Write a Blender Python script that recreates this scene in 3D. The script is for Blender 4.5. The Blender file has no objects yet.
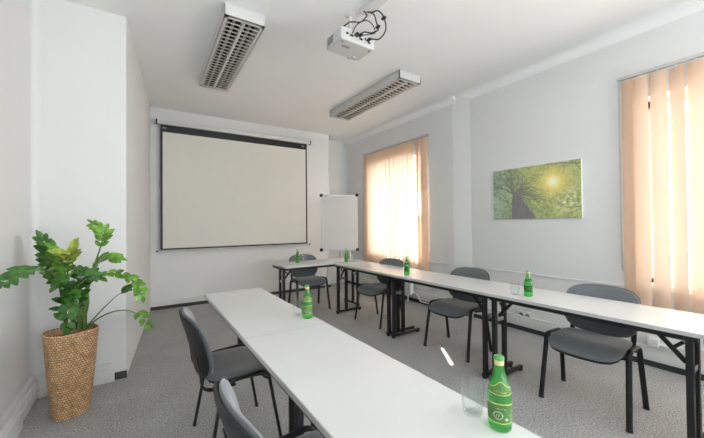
import bpy, bmesh, math, random
from mathutils import Vector, Matrix
PI=math.pi
random.seed(7)
scn=bpy.context.scene
C=scn.collection

# ------------------------------------------------------------ materials
def mat(name, col, rough=.6, metal=0., spec=.5, noise=None, bump=None, trans=0., ior=1.45, coat=0., sheen=0., col2=None):
    m=bpy.data.materials.new(name); m.use_nodes=True
    nt=m.node_tree; b=nt.nodes['Principled BSDF']
    b.inputs['Base Color'].default_value=(*col,1); b.inputs['Roughness'].default_value=rough
    b.inputs['Metallic'].default_value=metal; b.inputs['Specular IOR Level'].default_value=spec
    b.inputs['Transmission Weight'].default_value=trans; b.inputs['IOR'].default_value=ior
    b.inputs['Coat Weight'].default_value=coat; b.inputs['Sheen Weight'].default_value=sheen
    tc=nt.nodes.new('ShaderNodeTexCoord')
    if noise:
        sc,amt,det=noise
        n=nt.nodes.new('ShaderNodeTexNoise'); n.inputs['Scale'].default_value=sc; n.inputs['Detail'].default_value=det
        nt.links.new(tc.outputs['Object'],n.inputs['Vector'])
        r=nt.nodes.new('ShaderNodeValToRGB')
        c2=col2 or tuple(min(1,c*(1+amt)) for c in col); c1=tuple(c*(1-amt) for c in col)
        r.color_ramp.elements[0].position=.35; r.color_ramp.elements[1].position=.65
        r.color_ramp.elements[0].color=(*c1,1); r.color_ramp.elements[1].color=(*c2,1)
        nt.links.new(n.outputs['Fac'],r.inputs['Fac']); nt.links.new(r.outputs['Color'],b.inputs['Base Color'])
    if bump:
        sc,st,dist=bump
        n=nt.nodes.new('ShaderNodeTexNoise'); n.inputs['Scale'].default_value=sc; n.inputs['Detail'].default_value=3
        nt.links.new(tc.outputs['Object'],n.inputs['Vector'])
        bp=nt.nodes.new('ShaderNodeBump'); bp.inputs['Strength'].default_value=st; bp.inputs['Distance'].default_value=dist
        nt.links.new(n.outputs['Fac'],bp.inputs['Height']); nt.links.new(bp.outputs['Normal'],b.inputs['Normal'])
    return m
M={}
M['wall']=mat('wall_paint',(.775,.78,.775),.75,spec=.3,noise=(1.3,.012,2),bump=(90,.06,.002))
M['rail_paint']=mat('lower_wall_paint',(.80,.80,.79),.6,spec=.3,noise=(1.5,.012,2))
M['ceil']=mat('ceiling_paint',(.90,.905,.905),.85,spec=.2,noise=(1.1,.01,2))
M['trim']=mat('white_trim',(.78,.78,.77),.4,noise=(9,.02,2))
M['duct']=mat('cable_duct',(.74,.74,.73),.35,noise=(7,.03,2))
M['strip']=mat('carpet_skirting',(.06,.062,.065),.95,noise=(300,.4,2))
M['laminate']=mat('white_laminate',(.68,.685,.675),.27,noise=(3,.01,2))
M['edge']=mat('table_edging',(.55,.55,.54),.4,noise=(20,.03,2))
M['black']=mat('black_steel',(.012,.012,.013),.38,noise=(40,.2,2))
M['plastic']=mat('black_plastic',(.018,.018,.02),.5,bump=(400,.2,.001),noise=(60,.2,2))
M['chrome']=mat('chrome',(.6,.62,.66),.25,metal=1,noise=(30,.05,2))
M['lampwhite']=mat('lamp_enamel',(.68,.68,.665),.4,noise=(8,.015,2))
M['lampmetal']=mat('lamp_reflector',(.72,.72,.69),.35,metal=.35,noise=(50,.06,2))
M['blade']=mat('louvre_blade',(.6,.6,.57),.22,metal=1,noise=(60,.1,2))
M['lampback']=mat('lamp_back',(.06,.06,.058),.5,noise=(30,.1,2))
M['tube']=mat('lamp_tube',(.8,.8,.78),.3,noise=(20,.02,2))
M['proj']=mat('projector_shell',(.62,.62,.61),.35,noise=(15,.02,2))
M['grey']=mat('grey_plastic',(.3,.3,.31),.5,noise=(30,.08,2))
M['lens']=mat('lens_glass',(.55,.58,.6),.05,spec=1,coat=1,noise=(30,.05,2))
M['screen']=mat('screen_fabric',(.74,.73,.67),.9,spec=.1,noise=(2.0,.01,2),bump=(800,.05,.001))
M['board']=mat('flipchart_board',(.68,.66,.645),.35,noise=(4,.01,2))
M['alu']=mat('aluminium',(.6,.6,.6),.35,metal=.7,noise=(60,.06,2))
M['rad']=mat('radiator_enamel',(.78,.77,.74),.35,noise=(12,.02,2))
M['soil']=mat('soil',(.02,.015,.01),.95,noise=(60,.6,4),bump=(80,.8,.01))
M['stem']=mat('plant_stem',(.09,.17,.035),.45,noise=(50,.35,3))
M['leaf_dark']=mat('leaf_dark',(.045,.155,.02),.3,coat=.25,noise=(22,.45,3))
M['leaf_mid']=mat('leaf_mid',(.13,.31,.03),.32,coat=.25,noise=(22,.4,3))
M['leaf_lime']=mat('leaf_lime',(.42,.52,.08),.36,coat=.2,noise=(22,.3,3))
M['cap']=mat('bottle_cap',(.10,.33,.10),.35,noise=(90,.1,2))
M['foil']=mat('neck_band',(.62,.56,.28),.4,noise=(90,.1,2))
M['gold']=mat('gold_print',(.62,.58,.16),.4,noise=(90,.1,2))
M['label']=mat('olive_label',(.075,.19,.045),.5,noise=(90,.2,2))
M['labelwhite']=mat('pale_print',(.5,.6,.45),.5,noise=(90,.1,2))
M['cable']=mat('black_cable',(.015,.015,.016),.5,noise=(50,.2,2))
M['canvas_side']=mat('canvas_side',(.8,.82,.78),.8,noise=(50,.03,2))
M['outside']=mat('outside_plaster',(.75,.73,.7),.9,noise=(3,.05,3))

def fabric(name,c1,c2,rough=.85):
    m=bpy.data.materials.new(name); m.use_nodes=True; nt=m.node_tree; b=nt.nodes['Principled BSDF']
    tc=nt.nodes.new('ShaderNodeTexCoord')
    v=nt.nodes.new('ShaderNodeTexVoronoi'); v.inputs['Scale'].default_value=230
    n=nt.nodes.new('ShaderNodeTexNoise'); n.inputs['Scale'].default_value=9
    nt.links.new(tc.outputs['Object'],v.inputs['Vector']); nt.links.new(tc.outputs['Object'],n.inputs['Vector'])
    r=nt.nodes.new('ShaderNodeValToRGB'); r.color_ramp.elements[0].color=(*c1,1); r.color_ramp.elements[1].color=(*c2,1)
    r.color_ramp.elements[0].position=.1; r.color_ramp.elements[1].position=.7
    ad=nt.nodes.new('ShaderNodeMath'); ad.operation='MULTIPLY_ADD'; ad.inputs[1].default_value=.35
    nt.links.new(n.outputs['Fac'],ad.inputs[0]); nt.links.new(v.outputs['Distance'],ad.inputs[2])
    nt.links.new(ad.outputs[0],r.inputs['Fac']); nt.links.new(r.outputs['Color'],b.inputs['Base Color'])
    b.inputs['Roughness'].default_value=rough; b.inputs['Sheen Weight'].default_value=.55; b.inputs['Sheen Roughness'].default_value=.4
    bp=nt.nodes.new('ShaderNodeBump'); bp.inputs['Strength'].default_value=.3; bp.inputs['Distance'].default_value=.001
    nt.links.new(v.outputs['Distance'],bp.inputs['Height']); nt.links.new(bp.outputs['Normal'],b.inputs['Normal'])
    return m
M['fabric']=fabric('chair_fabric',(.05,.056,.062),(.15,.162,.172))

def carpet():
    m=bpy.data.materials.new('carpet'); m.use_nodes=True; nt=m.node_tree; b=nt.nodes['Principled BSDF']
    tc=nt.nodes.new('ShaderNodeTexCoord')
    a=nt.nodes.new('ShaderNodeTexNoise'); a.inputs['Scale'].default_value=95; a.inputs['Detail'].default_value=5; a.inputs['Roughness'].default_value=.8
    n=nt.nodes.new('ShaderNodeTexNoise'); n.inputs['Scale'].default_value=3; n.inputs['Detail'].default_value=3
    for q in (a,n): nt.links.new(tc.outputs['Object'],q.inputs['Vector'])
    r=nt.nodes.new('ShaderNodeValToRGB'); e=r.color_ramp.elements
    e[0].position=.36; e[0].color=(.17,.172,.17,1); e[1].position=.64; e[1].color=(.66,.65,.63,1)
    x=e.new(.5); x.color=(.39,.392,.385,1)
    nt.links.new(a.outputs['Fac'],r.inputs['Fac'])
    mx=nt.nodes.new('ShaderNodeMix'); mx.data_type='RGBA'; mx.blend_type='MULTIPLY'; mx.inputs[0].default_value=1
    mr=nt.nodes.new('ShaderNodeMapRange'); mr.inputs[1].default_value=.3; mr.inputs[2].default_value=.7; mr.inputs[3].default_value=.93; mr.inputs[4].default_value=1.07
    nt.links.new(n.outputs['Fac'],mr.inputs[0])
    nt.links.new(r.outputs['Color'],mx.inputs[6]); nt.links.new(mr.outputs[0],mx.inputs[7]); nt.links.new(mx.outputs[2],b.inputs['Base Color'])
    b.inputs['Roughness'].default_value=.95; b.inputs['Specular IOR Level'].default_value=.15
    bp=nt.nodes.new('ShaderNodeBump'); bp.inputs['Strength'].default_value=.5; bp.inputs['Distance'].default_value=.004
    nt.links.new(a.outputs['Fac'],bp.inputs['Height']); nt.links.new(bp.outputs['Normal'],b.inputs['Normal'])
    return m
M['carpet']=carpet()

def slat_mat():
    m=bpy.data.materials.new('blind_fabric'); m.use_nodes=True; nt=m.node_tree
    for n in list(nt.nodes): nt.nodes.remove(n)
    o=nt.nodes.new('ShaderNodeOutputMaterial'); d=nt.nodes.new('ShaderNodeBsdfDiffuse'); t=nt.nodes.new('ShaderNodeBsdfTranslucent')
    mx=nt.nodes.new('ShaderNodeMixShader'); mx.inputs[0].default_value=.21
    tc=nt.nodes.new('ShaderNodeTexCoord'); mp=nt.nodes.new('ShaderNodeMapping'); mp.inputs['Scale'].default_value=(60,60,6)
    n=nt.nodes.new('ShaderNodeTexNoise'); n.inputs['Scale'].default_value=6; n.inputs['Detail'].default_value=4
    r=nt.nodes.new('ShaderNodeValToRGB'); r.color_ramp.elements[0].color=(.80,.57,.41,1); r.color_ramp.elements[1].color=(.87,.65,.49,1)
    nt.links.new(tc.outputs['Object'],mp.inputs[0]); nt.links.new(mp.outputs[0],n.inputs['Vector']); nt.links.new(n.outputs['Fac'],r.inputs['Fac'])
    nt.links.new(r.outputs[0],d.inputs[0])
    t.inputs[0].default_value=(.96,.75,.58,1)
    nt.links.new(d.outputs[0],mx.inputs[1]); nt.links.new(t.outputs[0],mx.inputs[2]); nt.links.new(mx.outputs[0],o.inputs[0])
    return m
M['slat']=slat_mat()

def thin_glass(name,col,refl=.08):
    m=bpy.data.materials.new(name); m.use_nodes=True; nt=m.node_tree
    for n in list(nt.nodes): nt.nodes.remove(n)
    o=nt.nodes.new('ShaderNodeOutputMaterial'); t=nt.nodes.new('ShaderNodeBsdfTransparent'); g=nt.nodes.new('ShaderNodeBsdfGlossy')
    t.inputs[0].default_value=(*col,1); g.inputs['Roughness'].default_value=.02
    fr=nt.nodes.new('ShaderNodeLayerWeight'); fr.inputs['Blend'].default_value=.5
    pw=nt.nodes.new('ShaderNodeMath'); pw.operation='POWER'; pw.inputs[1].default_value=4; nt.links.new(fr.outputs['Facing'],pw.inputs[0])
    ml=nt.nodes.new('ShaderNodeMath'); ml.operation='MULTIPLY_ADD'; ml.inputs[1].default_value=.85; ml.inputs[2].default_value=.05; nt.links.new(pw.outputs[0],ml.inputs[0])
    mx=nt.nodes.new('ShaderNodeMixShader')
    nt.links.new(ml.outputs[0],mx.inputs[0]); nt.links.new(t.outputs[0],mx.inputs[1]); nt.links.new(g.outputs[0],mx.inputs[2]); nt.links.new(mx.outputs[0],o.inputs[0])
    return m
M['pane']=thin_glass('window_glass',(.96,.98,.98))
M['tumbler']=thin_glass('tumbler_glass',(.975,.985,.985))
def green_glass():
    # coloured glass: light passing through is tinted green, surface reflects
    m=bpy.data.materials.new('green_bottle_glass'); m.use_nodes=True; nt=m.node_tree; b=nt.nodes['Principled BSDF']
    b.inputs['Roughness'].default_value=.03; b.inputs['Transmission Weight'].default_value=.88; b.inputs['IOR'].default_value=1.33
    b.inputs['Specular IOR Level'].default_value=.6; b.inputs['Coat Weight'].default_value=.5
    tc=nt.nodes.new('ShaderNodeTexCoord'); n=nt.nodes.new('ShaderNodeTexNoise'); n.inputs['Scale'].default_value=8
    r=nt.nodes.new('ShaderNodeValToRGB'); r.color_ramp.elements[0].color=(.07,.62,.10,1); r.color_ramp.elements[1].color=(.11,.69,.14,1)
    nt.links.new(tc.outputs['Object'],n.inputs['Vector']); nt.links.new(n.outputs['Fac'],r.inputs['Fac']); nt.links.new(r.outputs[0],b.inputs['Base Color'])
    return m
M['bottle']=green_glass()

def seagrass():
    m=bpy.data.materials.new('woven_seagrass'); m.use_nodes=True; nt=m.node_tree; b=nt.nodes['Principled BSDF']
    tc=nt.nodes.new('ShaderNodeTexCoord'); mp=nt.nodes.new('ShaderNodeMapping')
    nt.links.new(tc.outputs['UV'],mp.inputs[0])
    br=nt.nodes.new('ShaderNodeTexBrick'); br.offset=.5; br.inputs['Scale'].default_value=1
    br.inputs['Brick Width'].default_value=.021; br.inputs['Row Height'].default_value=.0165; br.inputs['Mortar Size'].default_value=.0022; br.inputs['Mortar Smooth'].default_value=.6
    br.inputs['Color1'].default_value=(.70,.41,.20,1); br.inputs['Color2'].default_value=(.92,.62,.36,1); br.inputs['Mortar'].default_value=(.16,.075,.03,1)
    nt.links.new(mp.outputs[0],br.inputs['Vector'])
    n=nt.nodes.new('ShaderNodeTexNoise'); n.inputs['Scale'].default_value=25; nt.links.new(tc.outputs['Object'],n.inputs['Vector'])
    mx=nt.nodes.new('ShaderNodeMix'); mx.data_type='RGBA'; mx.blend_type='MULTIPLY'; mx.inputs[0].default_value=.6
    r=nt.nodes.new('ShaderNodeValToRGB'); r.color_ramp.elements[0].position=.3; r.color_ramp.elements[0].color=(.6,.55,.5,1); r.color_ramp.elements[1].color=(1,1,1,1); r.color_ramp.elements[1].position=.6
    nt.links.new(n.outputs['Fac'],r.inputs['Fac']); nt.links.new(br.outputs['Color'],mx.inputs[6]); nt.links.new(r.outputs[0],mx.inputs[7])
    nt.links.new(mx.outputs[2],b.inputs['Base Color']); b.inputs['Roughness'].default_value=.7
    iv=nt.nodes.new('ShaderNodeMath'); iv.operation='SUBTRACT'; iv.inputs[0].default_value=1; nt.links.new(br.outputs['Fac'],iv.inputs[1])
    bp=nt.nodes.new('ShaderNodeBump'); bp.inputs['Strength'].default_value=.9; bp.inputs['Distance'].default_value=.004
    nt.links.new(iv.outputs[0],bp.inputs['Height']); nt.links.new(bp.outputs['Normal'],b.inputs['Normal'])
    return m
M['seagrass']=seagrass()

# ------------------------------------------------------------ mesh helpers
def obj(name,bm,m,parent=None,smooth=True,loc=None,mats=None):
    bmesh.ops.recalc_face_normals(bm,faces=bm.faces)
    me=bpy.data.meshes.new(name); bm.to_mesh(me); bm.free()
    for x in (mats or [m]): me.materials.append(x)
    if smooth:
        for p in me.polygons: p.use_smooth=True
        try: me.set_sharp_from_angle(angle=math.radians(38))
        except Exception: pass
    o=bpy.data.objects.new(name,me); C.objects.link(o)
    if smooth:
        wn=o.modifiers.new('weighted','WEIGHTED_NORMAL'); wn.keep_sharp=True; wn.weight=80
    if parent: o.parent=parent
    if loc: o.location=loc
    return o
def tag(o,label,cat,group=None):
    o['label']=label; o['category']=cat
    if group: o['group']=group
    return o
def thing(name,label,cat,loc=(0,0,0),rz=0,group=None):
    o=bpy.data.objects.new(name,None); C.objects.link(o); o.location=loc; o.rotation_euler=(0,0,rz); o.empty_display_size=.05
    return tag(o,label,cat,group)
def struct(name,bm,m,parent=None,smooth=True,mats=None):
    o=obj(name,bm,m,parent,smooth,mats=mats)
    if not parent: o['kind']='structure'
    return o
def dup(root,loc,rz,label,group=None):
    r=root.copy(); C.objects.link(r); r.location=loc; r.rotation_euler=(0,0,rz); r['label']=label
    if group: r['group']=group
    for ch in list(root.children):
        c=ch.copy(); C.objects.link(c); c.parent=r
        for g in list(ch.children):
            d=g.copy(); C.objects.link(d); d.parent=c
    return r
def NB(): return bmesh.new()
def join(bm,b2,mtx=None):
    if mtx: bmesh.ops.transform(b2,matrix=mtx,verts=b2.verts)
    me=bpy.data.meshes.new('tmp'); b2.to_mesh(me); b2.free(); bm.from_mesh(me); bpy.data.meshes.remove(me)
def box(bm,x0,x1,y0,y1,z0,z1,bev=0,seg=2,mtx=None,mi=0):
    b=NB(); bmesh.ops.create_cube(b,size=1)
    for v in b.verts: v.co=Vector(((x0+x1)/2+v.co.x*(x1-x0),(y0+y1)/2+v.co.y*(y1-y0),(z0+z1)/2+v.co.z*(z1-z0)))
    if bev: bmesh.ops.bevel(b,geom=list(b.edges),offset=bev,segments=seg,affect='EDGES',profile=.5)
    for f in b.faces: f.material_index=mi
    join(bm,b,mtx); return bm
def fillet(pts,r,n=6):
    pts=[Vector(p) for p in pts]; out=[pts[0]]
    for i in range(1,len(pts)-1):
        a,b,c=pts[i-1],pts[i],pts[i+1]; u=(a-b); w=(c-b); d=min(r,u.length*.48,w.length*.48)
        p=b+u.normalized()*d; q=b+w.normalized()*d
        for k in range(n+1):
            t=k/n; out.append(p*(1-t)**2+b*2*t*(1-t)+q*t*t)
    out.append(pts[-1]); return out
def catmull(pts,n=6):
    P=[Vector(p) for p in pts]; P=[P[0]*2-P[1]]+P+[P[-1]*2-P[-2]]; out=[]
    for i in range(1,len(P)-2):
        for k in range(n):
            t=k/n; a,b,c,d=P[i-1:i+3]
            out.append(.5*((2*b)+(c-a)*t+(2*a-5*b+4*c-d)*t*t+(3*b-a-3*c+d)*t**3))
    out.append(P[-2]); return out
def sweep(bm,path,rx,ry=None,ref=(1,0,0),seg=10,taper=None,square=False):
    # rx is the radius along ref, ry across it
    ry=ry or rx; P=[Vector(p) for p in path]; rings=[]; ref=Vector(ref)
    for i,p in enumerate(P):
        t=(P[min(i+1,len(P)-1)]-P[max(i-1,0)]).normalized()
        u=ref-t*ref.dot(t)
        if u.length<1e-3: u=t.orthogonal()
        u.normalize(); w=t.cross(u); s=taper(i/(len(P)-1)) if taper else 1
        ref=u if taper else ref
        ring=[]
        for k in range(seg):
            a=2*PI*(k+.5)/seg; c,sn=math.cos(a),math.sin(a)
            if square:
                c=math.copysign(abs(c)**.35,c); sn=math.copysign(abs(sn)**.35,sn)
            ring.append(bm.verts.new(p+u*rx*s*c+w*ry*s*sn))
        rings.append(ring)
    for a,b in zip(rings,rings[1:]):
        for k in range(seg): bm.faces.new((a[k],a[(k+1)%seg],b[(k+1)%seg],b[k]))
    bm.faces.new(rings[0][::-1]); bm.faces.new(rings[-1]); return bm
def lathe(bm,prof,seg=32,c=(0,0,0)):
    rings=[]
    for r,z in prof:
        if r<1e-5: rings.append([bm.verts.new((c[0],c[1],c[2]+z))])
        else: rings.append([bm.verts.new((c[0]+r*math.cos(2*PI*k/seg),c[1]+r*math.sin(2*PI*k/seg),c[2]+z)) for k in range(seg)])
    for a,b in zip(rings,rings[1:]):
        for k in range(seg):
            k2=(k+1)%seg
            if len(a)==1 and len(b)==1: continue
            if len(a)==1: bm.faces.new((a[0],b[k2],b[k]))
            elif len(b)==1: bm.faces.new((a[k],a[k2],b[0]))
            else: bm.faces.new((a[k],a[k2],b[k2],b[k]))
    return bm
def prism(bm,poly,z0,z1):
    a=[bm.verts.new((x,y,z0)) for x,y in poly]; b=[bm.verts.new((x,y,z1)) for x,y in poly]
    bm.faces.new(a[::-1]); bm.faces.new(b)
    n=len(poly)
    for i in range(n): bm.faces.new((a[i],a[(i+1)%n],b[(i+1)%n],b[i]))
    return bm

# ------------------------------------------------------------ room
XL,XR,YF,YB,H=-.73,3.88,5.95,-2.4,3.2
XR2=3.935   # the near length of the window wall sits a little deeper
T=.34
b=NB(); box(b,-1.1,4.4,YB-.3,6.7,-.12,0); struct('floor',b,M['carpet'],smooth=False)
b=NB(); box(b,-1.1,4.4,YB-.3,6.7,H,H+.15); struct('ceiling',b,M['ceil'],smooth=False)
# far wall with a rounded return into the corner recess
b=NB()
poly=fillet([(-.73,6.5),(-.73,YF),(3.345,YF),(3.345,6.25),(3.7,6.25),(3.7,6.5)],.001,1)
prism(b,[(-.73,6.5),(-.73,YF)]+[(3.345-.08+.08*math.sin(a*PI/16),YF+.08-.08*math.cos(a*PI/16)) for a in range(9)]+[(3.345,6.5)],0,H)
prism(b,[(3.3,6.5),(3.3,6.25)]+[(XR-.14+.14*math.sin(a*PI/16),6.25-.14+.14*math.cos(a*PI/16)) for a in range(9)]+[(XR+.02,6.5)],0,H)
struct('wall_far',b,M['wall'])
# partition block beside the plant
b=NB(); prism(b,[(XL-.1,3.51),(-.118,3.49),(.108,YF+.01),(XL-.1,YF+.01)],0,H); struct('wall_partition',b,M['wall'],smooth=False)
# left wall with a softly rounded inner corner
b=NB(); box(b,XL-.25,XL,YB,3.6,0,H)
prism(b,[(XL-.02,3.53)]+[(XL+.05-.05*math.cos(a*PI/16),3.505-.05+.05*math.sin(a*PI/16)) for a in range(9)]+[(XL+.05,3.53)],0,H)
struct('wall_left',b,M['wall'])
# window wall, split round the openings
W1=(3.80,5.24,.72,2.48); W2=(-.45,1.05,.72,2.49)
YS=3.19
b=NB()
def wallpiece(y0,y1,x,win):
    wy0,wy1,z0,z1=win
    box(b,x,x+T,y0,wy0,0,H); box(b,x,x+T,wy1,y1,0,H); box(b,x,x+T,wy0,wy1,0,z0); box(b,x,x+T,wy0,wy1,z1,H)
wallpiece(YS,6.5,XR,W1); wallpiece(-.8,YS-.26,XR2,W2); wallpiece(YB,-.8,XR2,(-2.1,-.95,.72,2.60))
prism(b,[(XR,YS),(XR2,YS-.27),(XR2+.2,YS-.27),(XR2+.2,YS)],0,H)
W4=(-2.1,-.95,.72,2.60)
struct('wall_right',b,M['wall'],smooth=False)
# cove between window wall and ceiling
def cove(name,x,y0,y1,r=.10):
    b=NB(); prof=[(x+.01,H+.01),(x-r,H+.01),(x-r,H)]+[(x-r+r*math.sin(a*PI/16),H-r+r*math.cos(a*PI/16)-.0) for a in range(9)]+[(x+.01,H-r)]
    A=[b.verts.new((p[0],y0,p[1])) for p in prof]; B=[b.verts.new((p[0],y1,p[1])) for p in prof]
    for i in range(len(prof)-1): b.faces.new((A[i],A[i+1],B[i+1],B[i]))
    b.faces.new(A); b.faces.new(B[::-1]); return b
bb=cove('',XR,YS-.05,6.3); 
struct('trim_1',bb,M['ceil'])
struct('trim_2',cove('',XR2,YB,YS-.1),M['ceil'])
# back wall behind the camera with a large assumed window, added for its light
WB=(-.2,3.3,.8,2.75)
b=NB()
box(b,XL-.25,WB[0],YB-T,YB,0,H); box(b,WB[1],XR2+T,YB-T,YB,0,H); box(b,WB[0],WB[1],YB-T,YB,0,WB[2]); box(b,WB[0],WB[1],YB-T,YB,WB[3],H)
struct('wall_back',b,M['wall'],smooth=False)

def window(name,y0,y1,z0,z1,x,nm=2):
    b=NB(); f=.06; d0,d1=x,x+.06
    box(b,d0,d1,y0,y1,z0,z0+f); box(b,d0,d1,y0,y1,z1-f,z1); box(b,d0,d1,y0,y0+f,z0,z1); box(b,d0,d1,y1-f,y1,z0,z1)
    for k in range(1,nm):
        yc=y0+(y1-y0)*k/nm; box(b,d0-.01,d1,yc-.05,yc+.05,z0,z1,.004)
    zt=1.745; box(b,d0-.01,d1,y0,y1,zt-.028,zt+.028,.004); zt=z1-.22; box(b,d0-.01,d1,y0,y1,zt-.03,zt+.03,.004)
    w=struct(name,b,M['trim'])
    p=NB(); box(p,d0+.03,d0+.034,y0+.03,y1-.03,z0+.03,z1-.03); obj('pane',p,M['pane'],w,smooth=False)
    s=NB(); box(s,x-.2,x+.02,y0-.02,y1+.02,z0-.0,z0+.025,.006); obj('window_sill',s,M['trim'],w)
    return w
window('window_1',W1[0],W1[1],W1[2],W1[3],XR+.2)
window('window_2',W2[0],W2[1],W2[2],W2[3],XR2+.2)
window('added_window_4',-2.1,-.95,.72,2.60,XR2+.2)  # unseen window without a blind, added to bring in side light
b=NB(); f=.07
y0=YB-.22
box(b,WB[0],WB[1],y0,y0+.06,WB[2],WB[2]+f); box(b,WB[0],WB[1],y0,y0+.06,WB[3]-f,WB[3])
for k in range(4):
    xc=WB[0]+.035+(WB[1]-WB[0]-.07)*k/3; box(b,xc-.035,xc+.035,y0,y0+.06,WB[2],WB[3])
w3=struct('added_window_3',b,M['trim'])  # assumed window out of view, added to brighten the room from behind
p=NB(); box(p,WB[0]+.03,WB[1]-.03,y0+.03,y0+.034,WB[2]+.03,WB[3]-.03); obj('pane',p,M['pane'],w3,smooth=False)

# chair rail, ducts, skirtings
b=NB(); box(b,XR-.018,XR,YS,6.25,.69,.715,.005); prism(b,[(XR-.018,YS),(XR2-.018,YS-.27),(XR2,YS-.27),(XR,YS)],.69,.715); box(b,XR2-.018,XR2,YB,YS-.27,.69,.715,.005); struct('trim_3',b,M['duct'])
def duct_y(b,x,y0,y1,z0,z1,d,s):   # s=-1: protrudes to -x
    box(b,min(x,x+s*d),max(x,x+s*d),y0,y1,z0,z1,.005)
    box(b,min(x,x+s*(d+.008)),max(x,x+s*(d+.008)),y0,y1,z0+.02,z1-.035,.003)
b=NB(); duct_y(b,XR2,YB,YS-.3,.06,.185,.045,-1); duct_y(b,XR,YS+.02,6.2,.06,.185,.03,-1); struct('trim_4',b,M['duct'])
b=NB(); box(b,XR2-.02,XR2,YB,YS-.3,0,.06); box(b,XR-.02,XR,YS,6.2,0,.06); struct('baseboard_right',b,M['strip'],smooth=False)
b=NB(); box(b,.1,3.33,YF-.016,YF,0,.055); struct('baseboard_far',b,M['strip'],smooth=False)
b=NB(); box(b,.1,3.33,YF-.024,YF,.055,.14,.005); struct('trim_5',b,M['duct'])
b=NB(); box(b,XR-.006,XR,YS,6.1,.05,.69); box(b,XR2-.006,XR2,YB,YS-.27,.05,.69); struct('trim_9',b,M['rail_paint'],smooth=False)
# left duct and the duct along the partition face
b=NB(); duct_y(b,XL,YB,3.50,0,.125,.05,1); box(b,XL,XL+.03,YB,3.50,.125,.165,.005)
box(b,XL+.0,XL+.07,2.55,3.0,0,.118,.006)
struct('trim_6',b,M['duct'])
b=NB(); box(b,XL+.05,-.20,3.44,3.515,.0,.105,.006); box(b,XL+.05,-.22,3.458,3.515,.105,.155,.006); struct('trim_7',b,M['duct'])
b=NB(); box(b,-.2,-.112,3.478,3.5,0,.06)
struct('baseboard_partition',b,M['strip'],smooth=False)

# ------------------------------------------------------------ radiators, pipes, sockets
def radiator(name,label,x,y0,y1,z0,z1):
    t=thing(name,label,'radiator',(x,(y0+y1)/2,0),0,None)
    n=int((y1-y0)/.06)
    for k in range(n):
        yc=-(y1-y0)/2+(k+.5)*(y1-y0)/n; b=NB()
        sweep(b,fillet([(-.0,yc,z0),(-.0,yc,z1)],.01),.05,.02,ref=(1,0,0),seg=12)
        box(b,-.055,.055,yc-.031,yc+.031,z1-.05,z1-.005,.012); box(b,-.055,.055,yc-.031,yc+.031,z0+.005,z0+.05,.012)
        obj('section',b,M['rad'],t)
    for s in (-1,1):
        b=NB(); sweep(b,[(0,s*(y1-y0)/2*.8,0),(0,s*(y1-y0)/2*.8,z0+.02)],.012); obj('foot',b,M['rad'],t)
    b=NB(); sweep(b,fillet([(0,-(y1-y0)/2,z0+.025),(0,-(y1-y0)/2-.12,z0+.025),(.0,-(y1-y0)/2-.16,z0-.07),(0,-(y1-y0)/2-.45,z0-.07)],.04),.011,seg=8); obj('pipe',b,M['rad'],t)
    return t
radiator('radiator','white column radiator under the far window, partly hidden by the conference tables',XR-.095,3.97,5.15,.13,.55)
radiator('radiator','white column radiator under the near window at the right edge',XR2-.105,-.38,.25,.13,.53)
t=thing('heating_pipe','white heating pipe running along the wall below the near window','pipe',(XR2-.06,.8,0))
b=NB(); box(b,-.035,.055,.13,.21,.20,.275,.006); obj('junction_box',b,M['duct'],t)
b=NB(); sweep(b,fillet([(-.0,.14,.225),(0,.02,.225),(0,-.08,.27),(0,-.30,.27),(0,-.36,.2),(-.04,-.5,.2)],.05),.017,seg=10); obj('pipe',b,M['rad'],t)
b=NB(); sweep(b,[(0,-.2,.27),(0,-.26,.27)],.026,seg=12); obj('valve',b,M['rad'],t)
def socket(label,x,y,z,w=.15):
    t=thing('power_socket',label,'socket',(x,y,z))
    b=NB(); box(b,-.012,0,-w/2,w/2,-.04,.04,.004); obj('plate',b,M['trim'],t)
    for s in (-1,1):
        b=NB()
        lathe(b,[(0,0),(.026,0),(.026,.004),(.021,.005),(.020,-.0),(0,-.0)],20)
        bmesh.ops.transform(b,matrix=Matrix.Translation((-.012,s*w/4,0))@Matrix.Rotation(-PI/2,4,'Y'),verts=b.verts)
        obj('outlet',b,M['duct'],t)
socket('white double power socket low on the wall between the two windows',XR2,2.17,.20)
socket('white power socket low on the wall just right of the far window',XR,3.57,.285,.13)
socket('white power socket low in the far corner left of the far window',XR,5.75,.30,.10)

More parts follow.
